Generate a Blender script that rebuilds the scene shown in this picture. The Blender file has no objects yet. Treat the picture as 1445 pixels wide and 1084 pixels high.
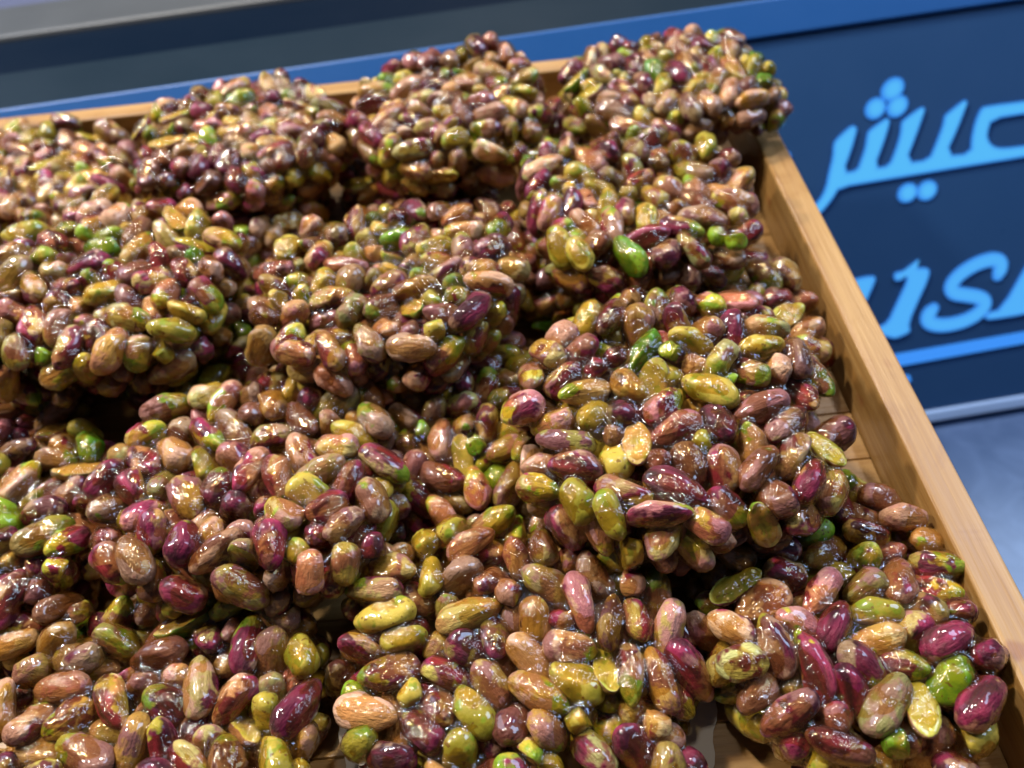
import bpy, bmesh, math, random
import numpy as np
from mathutils import Vector, Matrix, Euler, noise as mnoise

R = math.radians
sc = bpy.context.scene
COL = sc.collection

# ------------------------------------------------------------------ camera
cam_d = bpy.data.cameras.new("camera")
cam = bpy.data.objects.new("camera", cam_d)
COL.objects.link(cam)
cam_d.sensor_fit = 'HORIZONTAL'
cam_d.sensor_width = 36.0
cam_d.lens = 26.9
cam_d.clip_start = 0.005
cam_d.clip_end = 50.0
_th, _ro, _ps = R(50.0), R(-6.65), R(-1.25)
_F = Vector((math.sin(_ps) * math.cos(_th), math.cos(_ps) * math.cos(_th), -math.sin(_th)))
_Rt = Vector((math.cos(_ps), -math.sin(_ps), 0))
_U = _Rt.cross(_F)
_R2 = _Rt * math.cos(_ro) + _U * math.sin(_ro)
_U2 = -_Rt * math.sin(_ro) + _U * math.cos(_ro)
_m = Matrix((( _R2.x, _U2.x, -_F.x, 0.0), (_R2.y, _U2.y, -_F.y, 0.0), (_R2.z, _U2.z, -_F.z, 0.22), (0, 0, 0, 1)))
cam.matrix_world = _m
cam_d.dof.use_dof = True
cam_d.dof.focus_distance = 0.202
cam_d.dof.aperture_fstop = 10.0
sc.camera = cam

# ------------------------------------------------------------------ room light
world = bpy.data.worlds.new("World")
sc.world = world
world.use_nodes = True
bg = world.node_tree.nodes["Background"]
bg.inputs[0].default_value = (0.50, 0.66, 1.0, 1)
bg.inputs[1].default_value = 0.055

def area_lamp(name, loc, target, size, power, col):
    d = bpy.data.lights.new(name, 'AREA')
    d.shape = 'DISK'; d.size = size; d.energy = power; d.color = col
    o = bpy.data.objects.new(name, d); COL.objects.link(o)
    o.location = loc
    o.rotation_euler = (Vector(target) - Vector(loc)).to_track_quat('-Z', 'Y').to_euler()
    return o
WARM = (1.0, 0.92, 0.82)
area_lamp("ceiling_downlight", (-0.42, 0.62, 0.95), (0.0, 0.2, 0), 0.09, 16.5, WARM)
area_lamp("ceiling_downlight", (0.36, 0.80, 1.05), (0.0, 0.2, 0), 0.085, 6.0, WARM)
area_lamp("ceiling_downlight", (-0.80, 0.36, 0.85), (0.0, 0.2, 0), 0.08, 11.0, WARM)
area_lamp("ceiling_downlight", (0.06, 1.25, 1.05), (0.0, 0.2, 0), 0.09, 7.5, WARM)
area_lamp("ceiling_downlight", (-0.10, 0.25, 1.25), (0.0, 0.2, 0), 0.10, 2.0, WARM)
area_lamp("added_cool_sheen", (0.85, 0.45, 0.85), (0.0, 0.2, 0), 0.60, 11.0, (0.50, 0.68, 1.0))  # added cool source for bluish sheen from the right, not a known fixture
area_lamp("added_cool_sheen", (-0.95, 0.85, 0.80), (0.0, 0.2, 0), 0.70, 6.0, (0.60, 0.73, 1.0))  # second added cool source, broad sheen from left and back

sc.view_settings.view_transform = 'Standard'
sc.view_settings.look = 'None'
sc.view_settings.exposure = 0.0
sc.view_settings.gamma = 1.0
sc.view_settings.use_curve_mapping = False
sc.cycles.max_bounces = 5
sc.cycles.diffuse_bounces = 3
sc.cycles.glossy_bounces = 3
sc.cycles.use_adaptive_sampling = True
sc.cycles.adaptive_threshold = 0.02
sc.cycles.transparent_max_bounces = 10
sc.cycles.sample_clamp_indirect = 6.0
sc.cycles.caustics_reflective = False
sc.cycles.caustics_refractive = False

# ------------------------------------------------------------------ helpers
def lin(r, g, b, a=1.0):
    f = lambda c: c / 12.92 if c <= 0.04045 else ((c + 0.055) / 1.055) ** 2.4
    return (f(r / 255), f(g / 255), f(b / 255), a)

def tag(o, label=None, cat=None, group=None, kind=None):
    if label: o["label"] = label
    if cat: o["category"] = cat
    if group: o["group"] = group
    if kind: o["kind"] = kind
    return o

def link(name, mesh, parent=None):
    o = bpy.data.objects.new(name, mesh); COL.objects.link(o)
    if parent is not None: o.parent = parent
    return o

def empty(name, loc=(0, 0, 0), rot=(0, 0, 0)):
    o = bpy.data.objects.new(name, None); COL.objects.link(o)
    o.empty_display_size = 0.01
    o.location = loc; o.rotation_euler = rot
    return o

def box_mesh(name, x0, x1, y0, y1, z0, z1, mat, bev=0.0008, seg=2):
    bm = bmesh.new()
    bmesh.ops.create_cube(bm, size=1.0)
    bmesh.ops.scale(bm, vec=(x1 - x0, y1 - y0, z1 - z0), verts=bm.verts)
    bmesh.ops.translate(bm, vec=((x0 + x1) / 2, (y0 + y1) / 2, (z0 + z1) / 2), verts=bm.verts)
    if bev > 0:
        bmesh.ops.bevel(bm, geom=list(bm.edges), offset=bev, segments=seg, affect='EDGES', profile=0.5)
    me = bpy.data.meshes.new(name); bm.to_mesh(me); bm.free()
    me.materials.append(mat)
    return me

class NT:
    def __init__(self, name):
        self.m = bpy.data.materials.new(name); self.m.use_nodes = True
        self.t = self.m.node_tree; self.t.nodes.clear()
        self.out = self.n('ShaderNodeOutputMaterial')
    def n(self, typ, **kw):
        nd = self.t.nodes.new(typ)
        for k, v in kw.items(): setattr(nd, k, v)
        return nd
    def l(self, a, b): self.t.links.new(a, b)
    def set(self, sock, v):
        if isinstance(v, bpy.types.NodeSocket): self.l(v, sock)
        else: sock.default_value = v
    def math(self, op, a, b=None, c=None, clamp=False):
        nd = self.n('ShaderNodeMath', operation=op); nd.use_clamp = clamp
        self.set(nd.inputs[0], a)
        if b is not None: self.set(nd.inputs[1], b)
        if c is not None: self.set(nd.inputs[2], c)
        return nd.outputs[0]
    def vmath(self, op, a, b):
        nd = self.n('ShaderNodeVectorMath', operation=op)
        self.set(nd.inputs[0], a); self.set(nd.inputs[1], b)
        return nd.outputs[0]
    def noise(self, vec, scale, detail=2.0, rough=0.5, dist=0.0):
        nd = self.n('ShaderNodeTexNoise')
        self.l(vec, nd.inputs['Vector'])
        nd.inputs['Scale'].default_value = scale; nd.inputs['Detail'].default_value = detail
        nd.inputs['Roughness'].default_value = rough; nd.inputs['Distortion'].default_value = dist
        return nd.outputs['Fac']
    def step(self, v, lo, hi):
        nd = self.n('ShaderNodeMapRange', interpolation_type='SMOOTHSTEP')
        self.set(nd.inputs['Value'], v); self.set(nd.inputs['From Min'], lo); self.set(nd.inputs['From Max'], hi)
        return nd.outputs['Result']
    def mix(self, f, a, b, mode='MIX'):
        nd = self.n('ShaderNodeMix', data_type='RGBA', blend_type=mode)
        self.set(nd.inputs[0], f); self.set(nd.inputs[6], a); self.set(nd.inputs[7], b)
        return nd.outputs[2]
    def rnd(self, base, k):
        nd = self.n('ShaderNodeTexWhiteNoise', noise_dimensions='1D')
        self.l(self.math('MULTIPLY_ADD', base, 917.0, k * 13.7), nd.inputs['W'])
        return nd.outputs['Value']
    def bump(self, h, strength, dist, normal=None):
        nd = self.n('ShaderNodeBump')
        nd.inputs['Strength'].default_value = strength; nd.inputs['Distance'].default_value = dist
        self.l(h, nd.inputs['Height'])
        if normal is not None: self.l(normal, nd.inputs['Normal'])
        return nd.outputs['Normal']
    def principled(self, **kw):
        p = self.n('ShaderNodeBsdfPrincipled')
        for k, v in kw.items(): self.set(p.inputs[k.replace('_', ' ')], v)
        self.l(p.outputs[0], self.out.inputs[0])
        return p

# ------------------------------------------------------------------ materials
def nut_coords(N):
    tc = N.n('ShaderNodeTexCoord'); oi = N.n('ShaderNodeObjectInfo')
    rv = oi.outputs['Random']
    cm = N.vmath('MULTIPLY', tc.outputs['Object'], (100.0, 100.0, 100.0))      # centimetres
    off = N.n('ShaderNodeCombineXYZ')
    N.l(N.math('MULTIPLY', N.rnd(rv, 1), 60.0), off.inputs[0])
    N.l(N.math('MULTIPLY', N.rnd(rv, 2), 60.0), off.inputs[1])
    N.l(N.math('MULTIPLY', N.rnd(rv, 3), 60.0), off.inputs[2])
    return cm, N.vmath('ADD', cm, off.outputs[0]), rv, off.outputs[0]

def wet(N, col, bump_n, sub=None, rough=0.5):
    p = N.principled(Base_Color=col, Roughness=rough, Coat_Weight=1.0, Coat_Roughness=0.02, Coat_IOR=1.5, Specular_IOR_Level=0.12)
    N.l(bump_n, p.inputs['Normal'])
    return p

def coat_normal(N, vec):
    h = N.math('ADD', N.noise(vec, 3.6, 1.0, 0.5), N.math('MULTIPLY', N.noise(N.vmath('MULTIPLY', vec, (0.6, 1.5, 1.5)), 3.6, 1.0), 0.6))
    return N.bump(h, 0.5, 0.0009)

def mat_skin():
    N = NT("pistachio_skin")
    cm, v, rv, off = nut_coords(N)
    r4, r5, r6, r7, r8 = (N.rnd(rv, k) for k in (4, 5, 6, 7, 8))
    sep = N.n('ShaderNodeSeparateXYZ'); N.l(cm, sep.inputs[0])
    x, y, z = sep.outputs
    vs = N.vmath('ADD', N.vmath('MULTIPLY', cm, (0.55, 2.6, 2.6)), off)      # stretched along the kernel
    n1 = N.noise(v, 1.7, 3.0, 0.55, 0.3)
    n2 = N.noise(v, 1.6, 2.0, 0.5, 0.5)
    n3 = N.noise(v, 1.9, 2.0, 0.5)
    st = N.noise(vs, 1.5, 3.0, 0.6)
    fine = N.noise(v, 9.0, 3.0, 0.6)
    def ramp(f, cols):
        nd = N.n('ShaderNodeValToRGB'); e = nd.color_ramp.elements
        for k, c_ in enumerate(cols):
            pos = k / (len(cols) - 1)
            el = e[0] if k == 0 else (e[1] if k == 1 else e.new(pos))
            el.position = pos; el.color = lin(*c_)
        N.l(f, nd.inputs[0]); return nd.outputs[0]
    ca = ramp(r4, [(132, 74, 42), (204, 164, 140), (172, 134, 62), (188, 146, 122), (148, 94, 100), (160, 112, 80), (96, 44, 46), (196, 146, 138)])
    cb = ramp(r5, [(176, 166, 82), (208, 172, 146), (118, 70, 48), (182, 116, 124), (168, 156, 82), (178, 136, 62), (182, 186, 120)])
    c = N.mix(N.step(n1, 0.44, 0.56), ca, cb)
    c = N.mix(N.math('MULTIPLY', N.step(st, 0.50, 0.30), 0.7), c, N.mix(1.0, c, (0.55, 0.40, 0.32, 1), 'MULTIPLY'))
    # purple blush on one flank
    pl = N.math('ADD', N.math('MULTIPLY_ADD', z, 0.55, n2), N.math('MULTIPLY_ADD', r6, 0.68, -0.42))
    pm = N.step(pl, 0.53, 0.63)
    pcol = N.mix(N.step(N.noise(vs, 1.3, 3.0), 0.35, 0.7), lin(60, 12, 34), lin(150, 40, 84))
    c = N.mix(N.math('MULTIPLY', pm, 0.94), c, pcol)
    # green flesh where the skin is rubbed away, mostly at an end
    gl = N.math('ADD', N.math('MULTIPLY_ADD', x, 0.34, n3), N.math('MULTIPLY_ADD', r7, 0.66, -0.56))
    gm = N.step(gl, 0.58, 0.67)
    gcol = N.mix(N.step(n1, 0.4, 0.62), lin(122, 156, 40), lin(190, 176, 62))
    c = N.mix(gm, c, gcol)
    c = N.mix(0.30, c, N.mix(fine, (0.45, 0.42, 0.40, 1), (1.35, 1.35, 1.3, 1)), 'MULTIPLY')
    c = N.mix(1.0, c, (0.70, 0.66, 0.63, 1), 'MULTIPLY')
    vr = N.n('ShaderNodeMapRange'); N.l(N.rnd(rv, 9), vr.inputs['Value']); vr.inputs['To Min'].default_value = 0.50; vr.inputs["To Max"].default_value = 1.28
    hs = N.n('ShaderNodeHueSaturation'); N.l(c, hs.inputs['Color']); N.l(vr.outputs['Result'], hs.inputs['Value']); c = hs.outputs['Color']
    h = N.math('ADD', N.math('MULTIPLY', N.noise(vs, 2.2, 3.0, 0.6), 0.7), N.math('MULTIPLY', fine, 0.3))
    nb = N.bump(h, 0.9, 0.0012)
    p = wet(N, c, nb)
    dry = N.math('MULTIPLY', N.step(N.rnd(rv, 10), 0.55, 0.9), N.step(N.noise(v, 1.4, 2.0), 0.42, 0.62))
    N.l(N.math('MULTIPLY_ADD', dry, -0.7, 1.0), p.inputs['Coat Weight'])
    N.l(coat_normal(N, v), p.inputs['Coat Normal'])
    return N.m

def mat_flesh(name, a, b, d, speck):
    N = NT(name)
    cm, v, rv, off = nut_coords(N)
    n1 = N.noise(v, 1.6, 3.0, 0.55); fine = N.noise(v, 8.0, 3.0, 0.6)
    c = N.mix(N.step(N.math('ADD', n1, N.math('MULTIPLY_ADD', N.rnd(rv, 4), 0.4, -0.2)), 0.36, 0.66), a, b)
    c = N.mix(N.math('MULTIPLY', N.step(N.noise(v, 2.3, 2.0), 0.56, 0.66), 0.75), c, d)
    c = N.mix(N.math('MULTIPLY', N.step(N.noise(v, 6.5, 1.0), 0.66, 0.70), 0.7), c, speck)
    c = N.mix(0.25, c, N.mix(fine, (0.5, 0.5, 0.45, 1), (1.3, 1.3, 1.25, 1)), 'MULTIPLY')
    c = N.mix(1.0, c, (0.68, 0.67, 0.58, 1), 'MULTIPLY')
    p = wet(N, c, N.bump(N.math('ADD', N.math('MULTIPLY', n1, 1.0), N.math('MULTIPLY', fine, 0.3)), 0.5, 0.0011), rough=0.45)
    N.l(coat_normal(N, v), p.inputs['Coat Normal'])
    return N.m

def mat_syrup():
    N = NT("sugar_syrup")
    tc = N.n('ShaderNodeTexCoord')
    v = N.vmath('MULTIPLY', tc.outputs['Object'], (100.0, 100.0, 100.0))
    h = N.math('ADD', N.noise(v, 3.0, 2.0, 0.5), N.math('MULTIPLY', N.noise(v, 11.0, 1.0, 0.5), 0.35))
    nb = N.bump(h, 0.9, 0.0012)
    fr = N.n('ShaderNodeFresnel'); N.l(nb, fr.inputs['Normal'])
    geo = N.n('ShaderNodeNewGeometry')          # same weak reflection from inside the glaze as from outside
    N.l(N.math('MULTIPLY_ADD', geo.outputs['Backfacing'], 1 / 1.48 - 1.48, 1.48), fr.inputs['IOR'])
    tr = N.n('ShaderNodeBsdfTransparent'); tr.inputs[0].default_value = (0.93, 0.82, 0.58, 1)
    gl = N.n('ShaderNodeBsdfGlossy'); gl.inputs['Color'].default_value = (1, 1, 1, 1)
    gl.inputs['Roughness'].default_value = 0.03; N.l(nb, gl.inputs['Normal'])
    df = N.n('ShaderNodeBsdfDiffuse'); df.inputs['Color'].default_value = (0.42, 0.19, 0.05, 1)
    bd = N.n('ShaderNodeMixShader'); bd.inputs[0].default_value = 0.012
    N.l(tr.outputs[0], bd.inputs[1]); N.l(df.outputs[0], bd.inputs[2])
    mx = N.n('ShaderNodeMixShader')
    N.l(fr.outputs[0], mx.inputs[0]); N.l(bd.outputs[0], mx.inputs[1]); N.l(gl.outputs[0], mx.inputs[2])
    N.l(mx.outputs[0], N.out.inputs[0])
    return N.m

def mat_wood(name, scale):
    N = NT(name)
    tc = N.n('ShaderNodeTexCoord'); oi = N.n('ShaderNodeObjectInfo')
    off = N.n('ShaderNodeCombineXYZ')
    for k in range(3): N.l(N.math('MULTIPLY', N.rnd(oi.outputs['Random'], k + 1), 30.0), off.inputs[k])
    v = N.vmath('ADD', N.vmath('MULTIPLY', tc.outputs['Object'], scale), off.outputs[0])
    grain = N.noise(v, 1.0, 5.0, 0.62, 0.25)
    band = N.noise(v, 0.32, 2.0, 0.5)
    pores = N.noise(v, 3.4, 2.0, 0.6)
    knot = N.noise(N.vmath('MULTIPLY', tc.outputs['Object'], (60, 60, 60)), 1.0, 2.0)
    c = N.mix(N.step(grain, 0.34, 0.68), lin(126, 90, 44), lin(150, 116, 68))
    c = N.mix(N.math('MULTIPLY', N.step(band, 0.45, 0.7), 0.55), c, lin(158, 126, 80))
    c = N.mix(N.math('MULTIPLY', N.step(pores, 0.60, 0.72), 0.3), c, lin(118, 78, 42))
    c = N.mix(N.math('MULTIPLY', N.step(knot, 0.66, 0.74), 0.6), c, lin(116, 66, 34))
    c = N.mix(0.12, c, N.mix(N.rnd(oi.outputs['Random'], 7), (0.6, 0.55, 0.5, 1), (1.3, 1.3, 1.3, 1)), 'MULTIPLY')
    stain = N.noise(N.vmath('MULTIPLY', tc.outputs['Object'], (26, 26, 26)), 1.0, 5.0, 0.65, 0.8)
    c = N.mix(N.math('MULTIPLY', N.step(stain, 0.54, 0.70), 0.4), c, N.mix(1.0, c, (0.62, 0.48, 0.36, 1), 'MULTIPLY'))
    p = N.principled(Base_Color=c, Roughness=N.math('MULTIPLY_ADD', stain, -0.25, 0.54))
    N.l(N.bump(N.math('ADD', grain, pores), 0.35, 0.0006), p.inputs['Normal'])
    return N.m

def mat_plain(name, col, rough=0.4, noise_amt=0.15, scale=30.0, metallic=0.0, spec=0.5):
    N = NT(name)
    tc = N.n('ShaderNodeTexCoord')
    n = N.noise(tc.outputs['Object'], scale, 4.0, 0.6)
    c = N.mix(noise_amt, col, N.mix(n, (0.3, 0.3, 0.3, 1), (1.7, 1.7, 1.7, 1)), 'MULTIPLY')
    N.principled(Base_Color=c, Metallic=metallic, Specular_IOR_Level=spec, Roughness=N.math('MULTIPLY_ADD', n, 0.15, rough - 0.07))
    return N.m

def mat_marble():
    N = NT("blue_lit_marble")
    tc = N.n('ShaderNodeTexCoord'); o = tc.outputs['Object']
    a = N.noise(o, 9.0, 6.0, 0.6, 1.2); b = N.noise(o, 30.0, 4.0, 0.6, 0.6)
    c = N.mix(N.step(a, 0.35, 0.66), lin(54, 74, 108), lin(70, 90, 126))  # blue of the sign's light is mixed into the stone colours
    c = N.mix(N.math('MULTIPLY', N.step(b, 0.45, 0.7), 0.5), c, lin(82, 102, 138))
    N.principled(Base_Color=c, Roughness=0.22)
    return N.m

def mat_letters(name, top, side, strength, zt):
    N = NT(name)
    tc = N.n('ShaderNodeTexCoord'); sep = N.n('ShaderNodeSeparateXYZ'); N.l(tc.outputs['Object'], sep.inputs[0])
    c = N.mix(N.step(sep.outputs[2], zt * 0.35, zt), side, top)
    e = N.n('ShaderNodeEmission'); N.l(c, e.inputs[0]); e.inputs[1].default_value = strength
    N.l(e.outputs[0], N.out.inputs[0])
    return N.m

M_SKIN = mat_skin()
M_PEEL = mat_flesh("peeled_yellow_flesh", lin(150, 138, 44), lin(200, 176, 78), lin(122, 146, 40), lin(110, 60, 34))
M_GREEN = mat_flesh("bright_green_flesh", lin(78, 128, 26), lin(132, 164, 40), lin(150, 150, 50), lin(96, 40, 44))
M_CUT = mat_flesh("cut_kernel_face", lin(190, 184, 84), lin(196, 160, 98), lin(150, 168, 60), lin(130, 88, 50))
M_SYRUP = mat_syrup()
M_WOOD_Y = mat_wood("bamboo_along_y", (230.0, 9.0, 230.0))
M_WOOD_X = mat_wood("bamboo_along_x", (9.0, 230.0, 230.0))
M_PAPER = mat_plain("baking_paper", lin(196, 186, 172), 0.5, 0.15, 60.0)
M_MARBLE = mat_marble()

# ------------------------------------------------------------------ setting: counter top
me = box_mesh("counter_top", -1.2, 1.2, -0.25, 1.35, -0.262, -0.222, M_MARBLE, 0.003)
tag(link("counter_top", me), kind="structure")

# ------------------------------------------------------------------ wooden riser and tray
TX0, TX1, TY0, TY1 = -0.335, 0.1245, -0.030, 0.382
RW, RH, FB = 0.0112, 0.022, -0.008
riser = empty("tray_riser", (-0.10, 0.12, -0.222))
tag(riser, "wooden riser block under the tray, hidden from above", "riser")
link("top_board", box_mesh("riser_top", -0.16, 0.16, -0.12, 0.10, 0.2005, 0.2135, M_WOOD_X, 0.001), riser)
for sx in (-1, 1):
    link("side_board", box_mesh("riser_side", sx * 0.15 - 0.006, sx * 0.15 + 0.006, -0.115, 0.095, 0.0, 0.2, M_WOOD_Y, 0.001), riser)

tray = empty("wooden_tray", (0, 0, 0))
tag(tray, "pale bamboo serving tray with raised rim carrying the pistachio clusters", "tray")
ny = 20
py0, py1 = TY0 + RW, TY1 - RW
pw = (py1 - py0) / ny
plank = box_mesh("plank", TX0 + RW + 0.0002, TX1 - RW - 0.0002, -pw / 2 + 0.00006, pw / 2 - 0.00006, FB, 0.0, M_WOOD_X, 0.0004, 1)
for i in range(ny):
    o = link("floor_plank", plank, tray); o.location = (0, py0 + pw * (i + 0.5), 0)
def rim(name, x0, x1, y0, y1, mat):
    return link(name, box_mesh(name, x0, x1, y0, y1, FB - 0.001, RH, mat, 0.0011, 3), tray)
rim("rim_board", TX1 - RW, TX1, TY0, TY1, M_WOOD_Y)
rim("rim_board", TX0, TX0 + RW, TY0, TY1, M_WOOD_Y)
rim("rim_board", TX0 + RW + 0.0002, TX1 - RW - 0.0002, TY1 - RW, TY1 - 0.0002, M_WOOD_X)
rim("rim_board", TX0 + RW + 0.0002, TX1 - RW - 0.0002, TY0 + 0.0002, TY0 + RW, M_WOOD_X)

# scalloped baking-paper rounds peeping out between the clusters
def paper(x, y, r, z, ph, label):
    bm = bmesh.new(); n = 120; nr = 5; rows = []
    for k in range(nr + 1):
        row = []
        for i in range(n):
            a = 2 * math.pi * i / n
            rr = r * k / nr * (1 + (0.035 * abs(math.sin(a * 12 + ph)) if k == nr else 0))
            row.append(bm.verts.new((rr * math.cos(a), rr * math.sin(a), 0.0004 * (1 + mnoise.noise(Vector((rr * 60 * math.cos(a), rr * 60 * math.sin(a), ph)))) * k / nr)))
        rows.append(row)
    for k in range(nr):
        for i in range(n):
            if k == 0 :
                continue
            bm.faces.new((rows[k][i], rows[k + 1][i], rows[k + 1][(i + 1) % n], rows[k][(i + 1) % n]))
    bm.faces.new(rows[1]); bmesh.ops.delete(bm, geom=rows[0], context='VERTS')
    bmesh.ops.recalc_face_normals(bm, faces=bm.faces)
    g = bmesh.ops.extrude_face_region(bm, geom=list(bm.faces))
    bmesh.ops.translate(bm, vec=(0, 0, 0.0002), verts=[e for e in g['geom'] if isinstance(e, bmesh.types.BMVert)])
    bmesh.ops.recalc_face_normals(bm, faces=bm.faces)
    me = bpy.data.meshes.new("paper_liner"); bm.to_mesh(me); bm.free(); me.materials.append(M_PAPER)
    o = link("paper_liner", me); o.location = (x, y, z)
    tag(o, label, "paper liner")
paper(-0.008, 0.070, 0.0505, 0.0003, 0.3, "pale scalloped paper round under the big front middle cluster")

# ------------------------------------------------------------------ illuminated sign
YAW = R(4.5); TILT = R(55)
sign = empty("illuminated_sign", (0, 0.42, -0.012))
sn = Vector((math.sin(TILT) * math.sin(YAW), -math.sin(TILT) * math.cos(YAW), math.cos(TILT)))
sx_ = Vector((math.cos(YAW), math.sin(YAW), 0)); sy_ = sn.cross(sx_)
sm = Matrix(((sx_.x, sy_.x, sn.x, 0), (sx_.y, sy_.y, sn.y, 0), (sx_.z, sy_.z, sn.z, 0), (0, 0, 0, 1)))
sign.rotation_euler = sm.to_euler()
tag(sign, "navy sign board with glowing blue Arabic and Latin letters leaning behind the tray", "sign")
M_FACE = mat_plain("sign_navy", lin(36, 68, 108), 0.30, 0.06, 20.0)
M_BAND = mat_plain("sign_blue_frame", lin(20, 78, 140), 0.45, 0.06, 20.0)
M_STEEL = mat_plain("sign_steel_edge", lin(150, 176, 214), 0.35, 0.1, 25.0, 0.0)
SX0, SX1 = -0.335, 0.50
link("face_panel", box_mesh("face_panel", SX0 + 0.01, SX1, -0.2430, 0.0060, -0.012, 0.0, M_FACE, 0.0006), sign)
link("top_frame", box_mesh("top_frame", SX0 + 0.01, SX1, 0.0062, 0.0270, -0.012, 0.0025, M_BAND, 0.0012), sign)
link("bottom_frame", box_mesh("bottom_frame", SX0 + 0.01, SX1, -0.2512, -0.2432, -0.012, 0.0025, M_STEEL, 0.0012), sign)
link("side_frame", box_mesh("side_frame", SX0, SX0 + 0.0098, -0.2512, 0.0270, -0.012, 0.0025, M_BAND, 0.0012), sign)
stm = box_mesh("easel_leg", -0.008, 0.008, -0.008, 0.008, -0.172, -0.013, M_STEEL, 0.001)
for xx in (-0.2, 0.35):
    o = link("easel_leg", stm, sign); o.location = (xx, -0.055, 0.0)
M_LET = mat_letters("letter_cyan_glow", (0.10, 0.52, 1.0, 1), (0.045, 0.27, 0.92, 1), 0.95, 0.0043)
M_LET2 = mat_letters("letter_blue_glow", (0.09, 0.46, 1.0, 1), (0.05, 0.28, 0.95, 1), 0.95, 0.0043)
M_BAR = mat_letters("bar_blue_glow", (0.055, 0.31, 1.0, 1), (0.05, 0.28, 0.95, 1), 0.95, 0.0012)

def letter(name, loops, mat, bev=0.0040, ext=0.0003, off=-0.0050):
    cu = bpy.data.curves.new(name, 'CURVE'); cu.dimensions = '2D'; cu.fill_mode = 'BOTH'
    for pts in loops:
        sp = cu.splines.new('POLY'); sp.points.add(len(pts) - 1); sp.use_cyclic_u = True
        for p, q in zip(sp.points, pts): p.co = (q[0] / 1000, q[1] / 1000, 0, 1)
    cu.extrude = ext; cu.bevel_depth = bev; cu.bevel_resolution = 3; cu.offset = off
    t = bpy.data.objects.new("tmp", cu); COL.objects.link(t)
    dg = bpy.context.evaluated_depsgraph_get()
    me = bpy.data.meshes.new_from_object(t.evaluated_get(dg))
    bpy.data.objects.remove(t); bpy.data.curves.remove(cu)
    me.materials.clear(); me.materials.append(mat)
    o = link(name, me, sign); o.scale = (1, 1, 0.2); o.location = (0, 0, 0.0011)
    return o

def smooth_loop(pts, it=1):
    for _ in range(it):
        q = []
        for i in range(len(pts)):
            a, b = pts[i], pts[(i + 1) % len(pts)]
            q += [(a[0] * .75 + b[0] * .25, a[1] * .75 + b[1] * .25), (a[0] * .25 + b[0] * .75, a[1] * .25 + b[1] * .75)]
        pts = q
    return pts

def stroke(pts, w):
    L, Rr = [], []
    for i, p in enumerate(pts):
        a = Vector(pts[max(i - 1, 0)]); b = Vector(pts[min(i + 1, len(pts) - 1)])
        d = (b - a).normalized(); n = Vector((-d.y, d.x)) * w / 2; p = Vector(p)
        L.append(tuple(p + n)); Rr.append(tuple(p - n))
    return L + Rr[::-1]

ARABIC = [(182.1, -98.9), (186.5, -94.3), (191.4, -90.8), (195.1, -84.7), (197.4, -75.7), (200.2, -66.8), (200.7, -60.4), (202.1, -56.9), (211.6, -50.1), (215.0, -49.2), (218.1, -51.5), (218.1, -54.6), (214.0, -66.0), (209.2, -76.4), (215.7, -76.4), (218.0, -71.2), (220.9, -64.2), (222.3, -56.2), (224.1, -53.7), (233.0, -49.0), (235.5, -48.0), (238.4, -49.3), (239.0, -52.6), (234.7, -64.3), (229.0, -76.5), (236.0, -76.6), (239.6, -69.6), (243.2, -60.0), (243.9, -52.8), (245.7, -50.8), (255.6, -45.4), (259.5, -44.6), (261.4, -46.6), (260.4, -50.6), (255.4, -62.7), (249.2, -76.4), (261.8, -76.5), (265.3, -69.6), (270.3, -58.3), (271.2, -53.0), (273.2, -51.0), (283.0, -45.1), (286.4, -44.2), (288.4, -46.8), (287.0, -50.6), (282.2, -61.8), (274.8, -75.8), (288.3, -76.6), (288.7, -68.3), (291.0, -58.5), (294.9, -50.8), (298.8, -49.7), (324.1, -50.3), (349.4, -50.7), (358.6, -55.1), (359.8, -80.2), (355.0, -85.2), (325.2, -86.1), (290.4, -86.3), (265.3, -86.6), (230.3, -87.0), (205.4, -87.3), (201.8, -92.3), (197.1, -97.3), (191.9, -101.8), (185.7, -106.2)]
HOLE = [(303.5, -60.2), (324.3, -60.0), (344.8, -60.1), (347.9, -62.8), (348.5, -75.8), (345.5, -77.3), (324.9, -77.0), (310.3, -76.5), (304.7, -74.7), (301.7, -71.1), (301.1, -67.3)]
LI = [(237.7, -147.9), (238.6, -144.1), (243.6, -143.5), (259.5, -143.0), (264.4, -146.4), (262.7, -153.8), (256.5, -165.7), (249.8, -179.7), (250.8, -185.0), (249.2, -187.3), (239.9, -189.9), (235.9, -188.7), (228.8, -185.5), (224.8, -180.8), (226.9, -178.1), (233.5, -176.1), (238.3, -166.8), (247.6, -149.4), (243.5, -151.8), (239.5, -151.6)]
LA = [(206.6, -145.0), (211.6, -143.9), (224.6, -143.2), (228.1, -145.4), (227.5, -149.3), (221.2, -161.1), (213.7, -175.0), (214.6, -181.2), (203.3, -185.5), (197.3, -181.4), (198.5, -176.6), (203.7, -173.4), (212.3, -153.8), (207.5, -149.1)]
LH = [(299.1, -183.5), (302.1, -179.9), (310.9, -179.3), (327.6, -152.0), (339.2, -137.1), (345.4, -138.1), (347.6, -142.3), (338.1, -160.5), (327.4, -178.9), (340.8, -179.0), (342.1, -185.3), (328.2, -187.6), (303.8, -187.5), (300.7, -186.3)]
LS = [(309.2, -157.5), (311.8, -151.0), (309.1, -147.4), (303.0, -146.2), (293.0, -148.1), (282.9, -152.9), (276.8, -159.4), (278.9, -164.7), (287.1, -167.0), (297.3, -170.1), (301.5, -174.3), (298.5, -179.4), (290.3, -183.7), (280.0, -185.4), (269.8, -184.9), (262.1, -181.7), (261.1, -177.0), (265.7, -172.7)]
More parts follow.
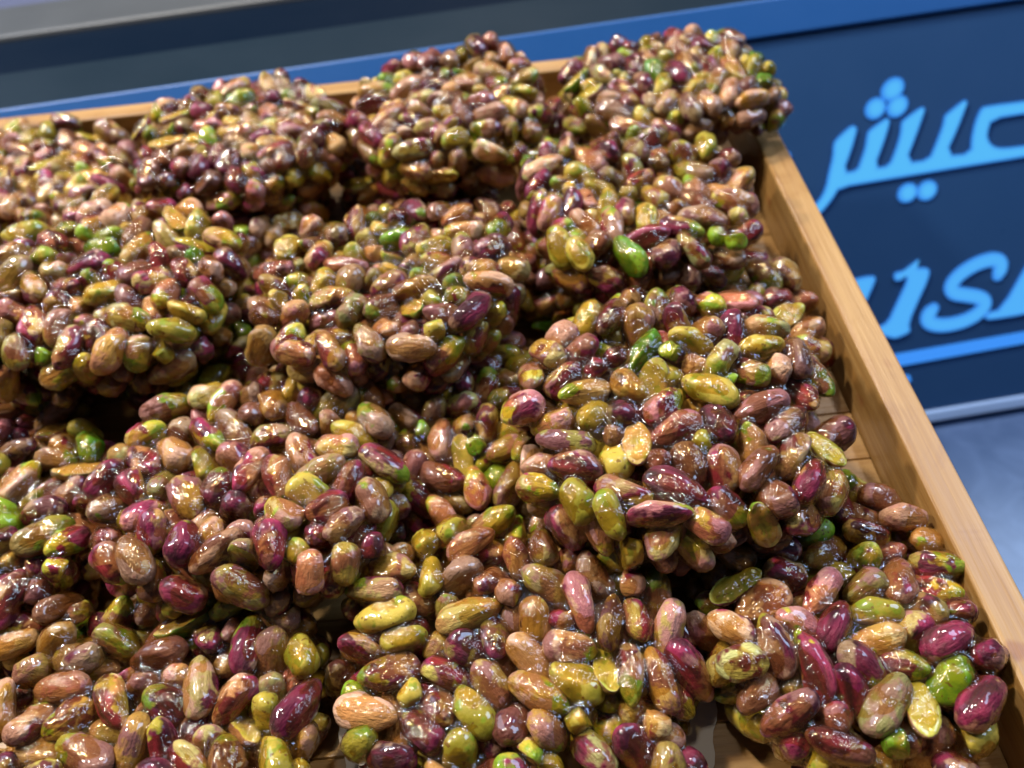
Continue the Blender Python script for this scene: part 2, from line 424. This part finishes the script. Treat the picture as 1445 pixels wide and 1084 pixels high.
BAR = [(120.0, -199.8), (238.8, -199.4), (328.6, -198.3), (391.8, -197.2), (393.9, -205.3), (328.8, -206.3), (243.3, -208.0), (120.0, -208.3)]
letter("arabic_letters", [smooth_loop(ARABIC), smooth_loop(HOLE)], M_LET)
letter("latin_letter", [smooth_loop(LI)], M_LET2)
letter("latin_letter", [smooth_loop(LA)], M_LET2)
letter("latin_letter", [smooth_loop(LH)], M_LET2)
def tube_letter(name, pts, rad, mat, flat=0.88):
    for _ in range(2):
        q = [pts[0]]
        for a, b in zip(pts[:-1], pts[1:]):
            q += [(a[0] * .75 + b[0] * .25, a[1] * .75 + b[1] * .25), (a[0] * .25 + b[0] * .75, a[1] * .25 + b[1] * .75)]
        pts = q + [pts[-1]]
    bm = bmesh.new(); rings = []; nv = 14; n = len(pts)
    for i, p in enumerate(pts):
        a = Vector(pts[max(i - 1, 0)]); b = Vector(pts[min(i + 1, n - 1)]); d = (b - a).normalized()
        e = min(i, n - 1 - i); r = rad * (0.80 + 0.20 * min(1, e / 3))
        rings.append([bm.verts.new(((p[0] - d.y * r * math.cos(t)) / 1000, (p[1] + d.x * r * math.cos(t)) / 1000, max(0, r * flat * math.sin(t)) / 1000)) for t in [math.pi * k / (nv - 1) for k in range(nv)]])
    for i in range(n - 1):
        for k in range(nv - 1): bm.faces.new((rings[i][k], rings[i][k + 1], rings[i + 1][k + 1], rings[i + 1][k]))
    for ring, p, q in ((rings[0], pts[0], pts[1]), (rings[-1], pts[-1], pts[-2])):       # rounded ends
        d = (Vector(p) - Vector(q)).normalized(); prev = ring
        for m in (0.45, 0.8, 1.0):
            sc_ = math.sqrt(max(0.0, 1 - m * m)) + 0.02; cen = Vector((p[0], p[1])) / 1000
            new = [bm.verts.new((cen.x + (v.co.x - cen.x) * sc_ + d.x * rad * 0.8 * m / 1000, cen.y + (v.co.y - cen.y) * sc_ + d.y * rad * 0.8 * m / 1000, v.co.z * sc_)) for v in ring]
            for k in range(nv - 1): bm.faces.new((prev[k], prev[k + 1], new[k + 1], new[k]))
            prev = new
    bmesh.ops.recalc_face_normals(bm, faces=bm.faces)
    for f in bm.faces: f.smooth = True
    me = bpy.data.meshes.new(name); bm.to_mesh(me); bm.free(); me.materials.append(mat)
    o = link(name, me, sign); o.scale = (1, 1, 0.28); o.location = (0, 0, 0.0006)
tube_letter("latin_letter", LS, 4.9, M_LET2)
letter("underline_bar", [BAR], M_BAR, 0.0006, 0.0006, -0.0005)
def dot(x, y, rx, ry, rot, mat, h=0.0043):
    bm = bmesh.new(); bmesh.ops.create_uvsphere(bm, u_segments=24, v_segments=12, radius=1.0)
    bmesh.ops.scale(bm, vec=(rx / 1000, ry / 1000, h), verts=bm.verts)
    for f in bm.faces: f.smooth = True
    me = bpy.data.meshes.new("letter_dot"); bm.to_mesh(me); bm.free(); me.materials.append(mat)
    o = link("letter_dot", me, sign); o.location = (x / 1000, y / 1000, 0.0004); o.rotation_euler = (0, 0, R(rot)); o.scale = (1, 1, 0.3)
for d in ((240.3, -33.0, 8.0, 6.4, 30), (229.3, -42.6, 7.0, 6.2, 30), (243.1, -43.2, 7.4, 6.2, 30), (249.0, -95.9, 6.8, 6.0, 20), (261.7, -96.3, 7.0, 6.2, 20)):
    dot(*d, M_LET)
dot(171.0, -63.5, 4.6, 4.0, 20, M_BAR); dot(246.0, -218.7, 4.2, 3.8, 20, M_BAR)

# ------------------------------------------------------------------ display counter behind the sign
case = empty("display_counter", (0, 0, -0.222), (0, 0, YAW))
tag(case, "dark stepped display counter with a pale metal rail, beyond the sign", "counter")
M_CHAR = mat_plain("charcoal_laminate", lin(20, 32, 42), 0.35, 0.12, 18.0, 0.0, 0.15)
M_NAVY = mat_plain("navy_glass", lin(0, 12, 28), 0.45, 0.05, 18.0, 0.0, 0.08)
M_RAIL = mat_plain("brushed_rail", lin(52, 56, 60), 0.5, 0.12, 25.0)
M_REAR = mat_plain("rear_shelf_grey", lin(60, 66, 90), 0.5, 0.15, 15.0)
link("front_shelf", box_mesh("front_shelf", -0.7, 0.7, 0.452, 0.5028, 0, 0.222, M_CHAR, 0.002), case)
link("glass_strip", box_mesh("glass_strip", -0.7, 0.7, 0.503, 0.5538, 0, 0.220, M_NAVY, 0.002), case)
link("metal_rail", box_mesh("metal_rail", -0.7, 0.7, 0.554, 0.6058, 0, 0.223, M_RAIL, 0.003), case)
link("rear_shelf", box_mesh("rear_shelf", -0.7, 0.7, 0.606, 0.80, 0, 0.221, M_REAR, 0.002), case)

# ------------------------------------------------------------------ pistachio kernels
rng = np.random.default_rng(11)
def kernel_mesh(seed, kind):
    rs = random.Random(seed)
    L = rs.uniform(6.6, 9.0); W = rs.uniform(4.1, 5.2); T = W * rs.uniform(0.82, 0.98)
    if kind == 'piece': L *= 0.58; W *= 0.8; T *= 0.75
    if kind == 'half': W *= 0.86; L *= 1.04
    nu, nv = 24, 20
    taper = rs.uniform(0.08, 0.24); bend = rs.uniform(-0.12, 0.14); pw_ = rs.uniform(2.1, 2.7)
    ph0 = rs.uniform(0, 6.28); so = Vector((seed * 3.1, seed * 1.7, seed * 0.9)); lump = rs.uniform(0.09, 0.20)
    wr = rs.uniform(0.04, 0.09)
    cuts = []
    for _ in range(3):
        a_ = rs.uniform(0, 6.28); cuts.append((Vector((rs.uniform(-0.5, 0.5), math.cos(a_), math.sin(a_))).normalized(), rs.uniform(0.62, 0.86)))
    bm = bmesh.new(); rings = []
    def pt(u, a):
        p = pt0(u, a)
        for n_, d_ in cuts:                                  # flats where kernels were pressed together
            q = Vector((p.x / L, p.y / W, p.z / T)); e = q.dot(n_) - d_
            if e > 0:
                q -= n_ * e * 0.78; p = Vector((q.x * L, q.y * W, q.z * T))
        return p
    def pt0(u, a):
        r = max(0.0, 1 - abs(u) ** pw_) ** 0.56 * (1 - taper * u)
        d = Vector((u * 1.3, math.cos(a), math.sin(a)))
        k = 1 + lump * mnoise.noise(d * 1.1 + so) * 1.6 + 0.09 * mnoise.noise(d * 2.4 + so)
        k += wr * mnoise.noise(Vector((u * 1.6, math.cos(a) * 4.5, math.sin(a) * 4.5)) + so)
        da = (a - ph0 + math.pi) % (2 * math.pi) - math.pi
        k -= 0.09 * math.exp(-(da / 0.20) ** 2) * (1 - u * u)
        da2 = (a - ph0) % (2 * math.pi) - math.pi
        k += 0.06 * math.exp(-(da2 / 0.35) ** 2)
        y, z = W * r * k * math.cos(a), T * r * k * math.sin(a)
        if kind == 'half':
            lim = 0.9 - 0.5 * (u * u) - 0.2 * (y / W) ** 2 - 0.5 * math.exp(-(y / 0.7) ** 2) * (1 - u * u) + 0.8 * mnoise.noise(Vector((u * 2, y * 0.4, 0)) + so)
            if z > lim: z = lim + (z - lim) * 0.06
        if kind == 'piece':
            c = 0.25 * L; xx = u * L
            if xx > c: u2 = c + (xx - c) * 0.15; return Vector((u2, y, z + 0.15 * y))
        return Vector((u * L, y, z + bend * L * (u * u - 0.3)))
    for i in range(1, nu):
        u = -math.cos(math.pi * i / nu)
        rings.append([bm.verts.new(pt(u, 2 * math.pi * j / nv) * 0.001) for j in range(nv)])
    p0 = bm.verts.new(pt(-1, 0) * 0.001); p1 = bm.verts.new(pt(1, 0) * 0.001)
    for i in range(len(rings) - 1):
        for j in range(nv):
            bm.faces.new((rings[i][j], rings[i + 1][j], rings[i + 1][(j + 1) % nv], rings[i][(j + 1) % nv]))
    for j in range(nv):
        bm.faces.new((p0, rings[0][j], rings[0][(j + 1) % nv])); bm.faces.new((p1, rings[-1][(j + 1) % nv], rings[-1][j]))
    bmesh.ops.recalc_face_normals(bm, faces=bm.faces)
    for f in bm.faces:
        f.smooth = True
        if kind == 'half' and f.normal.z > 0.72 and f.calc_center_median().z > -0.0012: f.material_index = 1
    me = bpy.data.meshes.new("kernel_" + kind); bm.to_mesh(me); bm.free()
    return me, L, W

KERN = {'whole': [], 'peel': [], 'green': [], 'half': [], 'piece': []}
for i in range(16):
    k = kernel_mesh(100 + i, 'whole'); k[0].materials.append(M_SKIN); KERN['whole'].append(k)
for i in range(6):
    k = kernel_mesh(200 + i, 'whole'); k[0].materials.append(M_PEEL); KERN['peel'].append(k)
for i in range(3):
    k = kernel_mesh(300 + i, 'whole'); k[0].materials.append(M_GREEN); KERN['green'].append(k)
for i in range(6):
    k = kernel_mesh(400 + i, 'half'); k[0].materials.append(M_GREEN if i == 0 else M_SKIN); k[0].materials.append(M_CUT); KERN['half'].append(k)
for i in range(5):
    k = kernel_mesh(500 + i, 'piece'); k[0].materials.append(M_SKIN if i < 2 else (M_GREEN if i == 2 else M_PEEL)); KERN['piece'].append(k)
KINDS = ['whole', 'peel', 'green', 'half', 'piece']
KP = [0.77, 0.085, 0.015, 0.050, 0.080]

_bm = bmesh.new(); bmesh.ops.create_icosphere(_bm, subdivisions=2, radius=1.0)
ICO_V = np.array([v.co[:] for v in _bm.verts]); ICO_F = [[v.index for v in f.verts] for f in _bm.faces]; _bm.free()

def pack(n, Rx, Ry, T, kern, seed):
    """let n kernels settle inside a rounded patty, in millimetres; every kernel is three spheres in a row"""
    g = np.random.default_rng(seed)
    half = np.array([k[1] for k in kern]); rad = np.array([k[2] for k in kern]) * 0.93
    ph = g.uniform(0, 6.28, 3); am = g.uniform(0.02, 0.06, 3)
    c = g.uniform(-1, 1, (n, 3)) * [Rx * .75, Ry * .75, T * .7]; c[:, :2] *= 1.0
    a = g.normal(size=(n, 3)) * [1, 1, 0.55]; a /= np.linalg.norm(a, axis=1)[:, None]
    off = np.array([-1.0, 0.0, 1.0]); rs = np.stack([rad * 0.80, rad, rad * 0.80], 1)
    d = (half - rad * 0.80)
    idx = np.repeat(np.arange(n), 3); same = idx[:, None] == idx[None, :]
    rr = rs.reshape(-1); RR = rr[:, None] + rr[None, :]
    for it in range(75):
        s = (c[:, None, :] + a[:, None, :] * (d[:, None] * off[None, :])[:, :, None]).reshape(-1, 3)
        D = s[:, None, :] - s[None, :, :]; q = np.sqrt((D ** 2).sum(-1)) + 1e-6
        pen = np.clip(RR - q, 0, None); pen[same] = 0
        s = s + (D / q[:, :, None] * pen[:, :, None]).sum(1) * 0.30
        s *= [0.9995, 0.9995, 0.997]
        an = np.arctan2(s[:, 1], s[:, 0]); w = 1 + sum(am[k] * np.sin((k + 2) * an + ph[k]) for k in range(3))
        A_, B_, C_ = (Rx * w - rr), (Ry * w - rr), np.maximum(T - rr, 2.0)
        zl = np.abs(s[:, 2]) / C_
        hm = np.sqrt(np.clip(1 - 0.16 * np.clip(zl, 0, 1) ** 3, 0, 1))
        h = np.sqrt((s[:, 0] / A_) ** 2 + (s[:, 1] / B_) ** 2) / hm
        f_ = np.where(h > 1, 1 / np.maximum(h, 1e-6), 1.0)
        s[:, 0] *= f_; s[:, 1] *= f_
        s[:, 2] = np.clip(s[:, 2], -C_, C_)
        s = s.reshape(n, 3, 3); c = s.mean(1); a = s[:, 2] - s[:, 0]; a /= np.linalg.norm(a, axis=1)[:, None]
    return c, a

SYRUP_JOBS = []
def cluster(loc, Rx, Ry, T, tilt, n, seed, label):
    g = random.Random(seed)
    kinds = g.choices(KINDS, KP, k=n)
    kern = []
    for k in kinds:
        kern.append(g.choice(KERN[k]))
    c, a = pack(n, Rx, Ry, T, kern, seed)
    root = empty("pistachio_cluster", (loc[0] / 1000, loc[1] / 1000, loc[2] / 1000), (R(tilt[0]), R(tilt[1]), R(tilt[2])))
    tag(root, label, "pistachio cluster", "pistachio clusters heaped on the tray")
    V, Fc = [], []
    w1, w2, w3 = g.uniform(0, 6.28), g.uniform(0, 6.28), g.uniform(1.2, 2.4)
    for i in range(n):
        p = Vector(c[i]); ax = Vector(a[i]); p0 = p.copy()
        out = Vector((p.x / Rx * 0.6, p.y / Ry * 0.6, p.z / T)).normalized() if p.length > 1 else Vector((0, 0, 1))
        p.z += w3 * math.sin(p.x / 17 + w1) + w3 * math.sin(p.y / 15 + w2) - 1.0 * ((p.x / Rx) ** 2 + (p.y / Ry) ** 2)
        if kinds[i] in ('half', 'piece'):
            zax = (out - ax * out.dot(ax)).normalized()
            zax = (zax + Vector((g.uniform(-.4, .4), g.uniform(-.4, .4), g.uniform(-.2, .2))))
            zax = (zax - ax * zax.dot(ax)).normalized()
        else:
            t = Vector((g.uniform(-1, 1), g.uniform(-1, 1), g.uniform(-1, 1)))
            zax = (t - ax * t.dot(ax)).normalized()
        yax = zax.cross(ax)
        m = Matrix(((ax.x, yax.x, zax.x), (ax.y, yax.y, zax.y), (ax.z, yax.z, zax.z)))
        L, W = kern[i][1], kern[i][2]
        mm = np.array(m)
        vv = (ICO_V * [L * 0.98, W * 0.95, W * (0.55 if kinds[i] == 'half' else 0.9)]) @ mm.T + np.array(p)
        b = len(V) * len(ICO_V); V.append(vv); Fc += [[x + b for x in f] for f in ICO_F]
        if p0.z < -0.10 * T and (p.x / Rx) ** 2 + (p.y / Ry) ** 2 < 0.42: continue       # sealed inside the patty
        o = link("pistachio", kern[i][0], root)
        s = g.uniform(0.93, 1.07)
        o.matrix_local = Matrix.Translation(p * 0.001) @ m.to_4x4() @ Matrix.Diagonal((s, s, s, 1))
    me = bpy.data.meshes.new("syrup_tmp"); me.from_pydata(np.concatenate(V).tolist(), [], Fc)
    t = bpy.data.objects.new("syrup_tmp", me); COL.objects.link(t)
    r = t.modifiers.new("r", 'REMESH'); r.mode = 'VOXEL'; r.voxel_size = 1.1; r.use_smooth_shade = True
    s = t.modifiers.new("s", 'SMOOTH'); s.factor = 0.5; s.iterations = 11
    dm = t.modifiers.new('d', 'DISPLACE'); dm.strength = 0.5; dm.mid_level = 0.0
    SYRUP_JOBS.append((t, root))
    return root

CL = [
 # x, y, z, Rx, Ry, half thickness, tilt, label
 ("K", -107, 62, 12.5, 53, 49, 13, (0, 0, 0), "shaded pistachio cluster lying flat in the front corner beneath the raised one"),
 ("L", -8, 75, 15.5, 53, 49, 13.5, (3, 2, 0), "big sharp pistachio cluster at the middle of the front edge"),
 ("M", 78, 82, 14, 39, 52, 13, (0, 3, 0), "flat loose pistachio cluster against the rim in the front corner"),
 ("I", -86, 134, 25, 52, 46, 13, (-4, 2, 0), "pistachio cluster propped up over the shaded front one"),
 ("J", -180, 130, 17, 50, 48, 13.5, (0, 4, 0), "pistachio cluster cut by the frame edge beside the propped one"),
 ("N", -22, 156, 12, 46, 44, 12, (0, 0, 0), "low dark pistachio cluster in the gap between four upper ones"),
 ("P", 68, 184, 12, 46, 44, 12, (0, 0, 0), "low pistachio cluster by the rim, mostly under the big upper one"),
 ("Q", -112, 212, 12, 44, 42, 12, (0, 0, 0), "shadowed lower pistachio cluster under the pile at the frame edge"),
 ("W", -200, 212, 12, 44, 46, 12, (0, 0, 0), "low pistachio cluster at the frame edge, under the large raised one"),
 ("R", -34, 240, 12, 48, 44, 12, (0, 0, 0), "shadowed lower pistachio cluster in the centre of the tray"),
 ("S", 34, 240, 12, 44, 40, 12, (0, 0, 0), "lower pistachio cluster at the rim under the one with a bright green nut"),
 ("T", -124, 294, 12, 46, 44, 12, (0, 0, 0), "lower pistachio cluster under the pile along the back rim"),
 ("U", -34, 318, 12, 46, 44, 12, (0, 0, 0), "lower pistachio cluster under the tallest one at the back"),
 ("V", 62, 322, 12, 44, 42, 12, (0, 0, 0), "lower pistachio cluster under the blurred one at the far corner"),
 ("D", -220, 326, 16, 52, 46, 13, (4, 0, 0), "small looking pistachio cluster in the far corner by the back rim"),
 ("E", -146, 214, 41, 54, 48, 14, (3, 4, 0), "large raised pistachio cluster overhanging a dark gap at the frame edge"),
 ("G", -45, 199, 39, 51, 46, 13.5, (4, -2, 0), "rounded pistachio cluster stacked in the middle of the pile"),
 ("H", 43, 135, 37, 54, 48, 13.5, (3, 3, 0), "broad pistachio cluster stacked beside the rim above the front row"),
 ("F", 50, 233, 37, 49, 45, 13.5, (3, 0, 0), "pistachio cluster with a bright green nut, stacked near the far rim"),
 ("C", -116, 310, 35, 52, 46, 13, (5, 3, 0), "pistachio cluster stacked against the back rim, second from the frame edge"),
 ("B", -19, 309, 39, 49, 44, 13.5, (9, 0, 0), "tallest thick pistachio cluster rising above the middle of the back rim"),
 ("A", 78, 315, 37.5, 53, 42, 11.5, (1, -1, 0), "blurred pistachio cluster overhanging the far rim corner near the sign"),
]
for i, (k, x, y, z, rx, ry, T, tl, lab) in enumerate(CL):
    n = int(math.pi * rx * ry * 2 * T * 0.60 / 600)
    cluster((x, y, z), rx, ry, T, (tl[0], tl[1], 0), n, 40 + i * 7, lab)

dg = bpy.context.evaluated_depsgraph_get(); dg.update()
for t, root in SYRUP_JOBS:
    me = bpy.data.meshes.new_from_object(t.evaluated_get(dg))
    me.transform(Matrix.Scale(0.001, 4)); me.name = "syrup_glaze"
    me.materials.clear(); me.materials.append(M_SYRUP)
    link("syrup_glaze", me, root)
for t, root in SYRUP_JOBS:
    bpy.data.objects.remove(t)
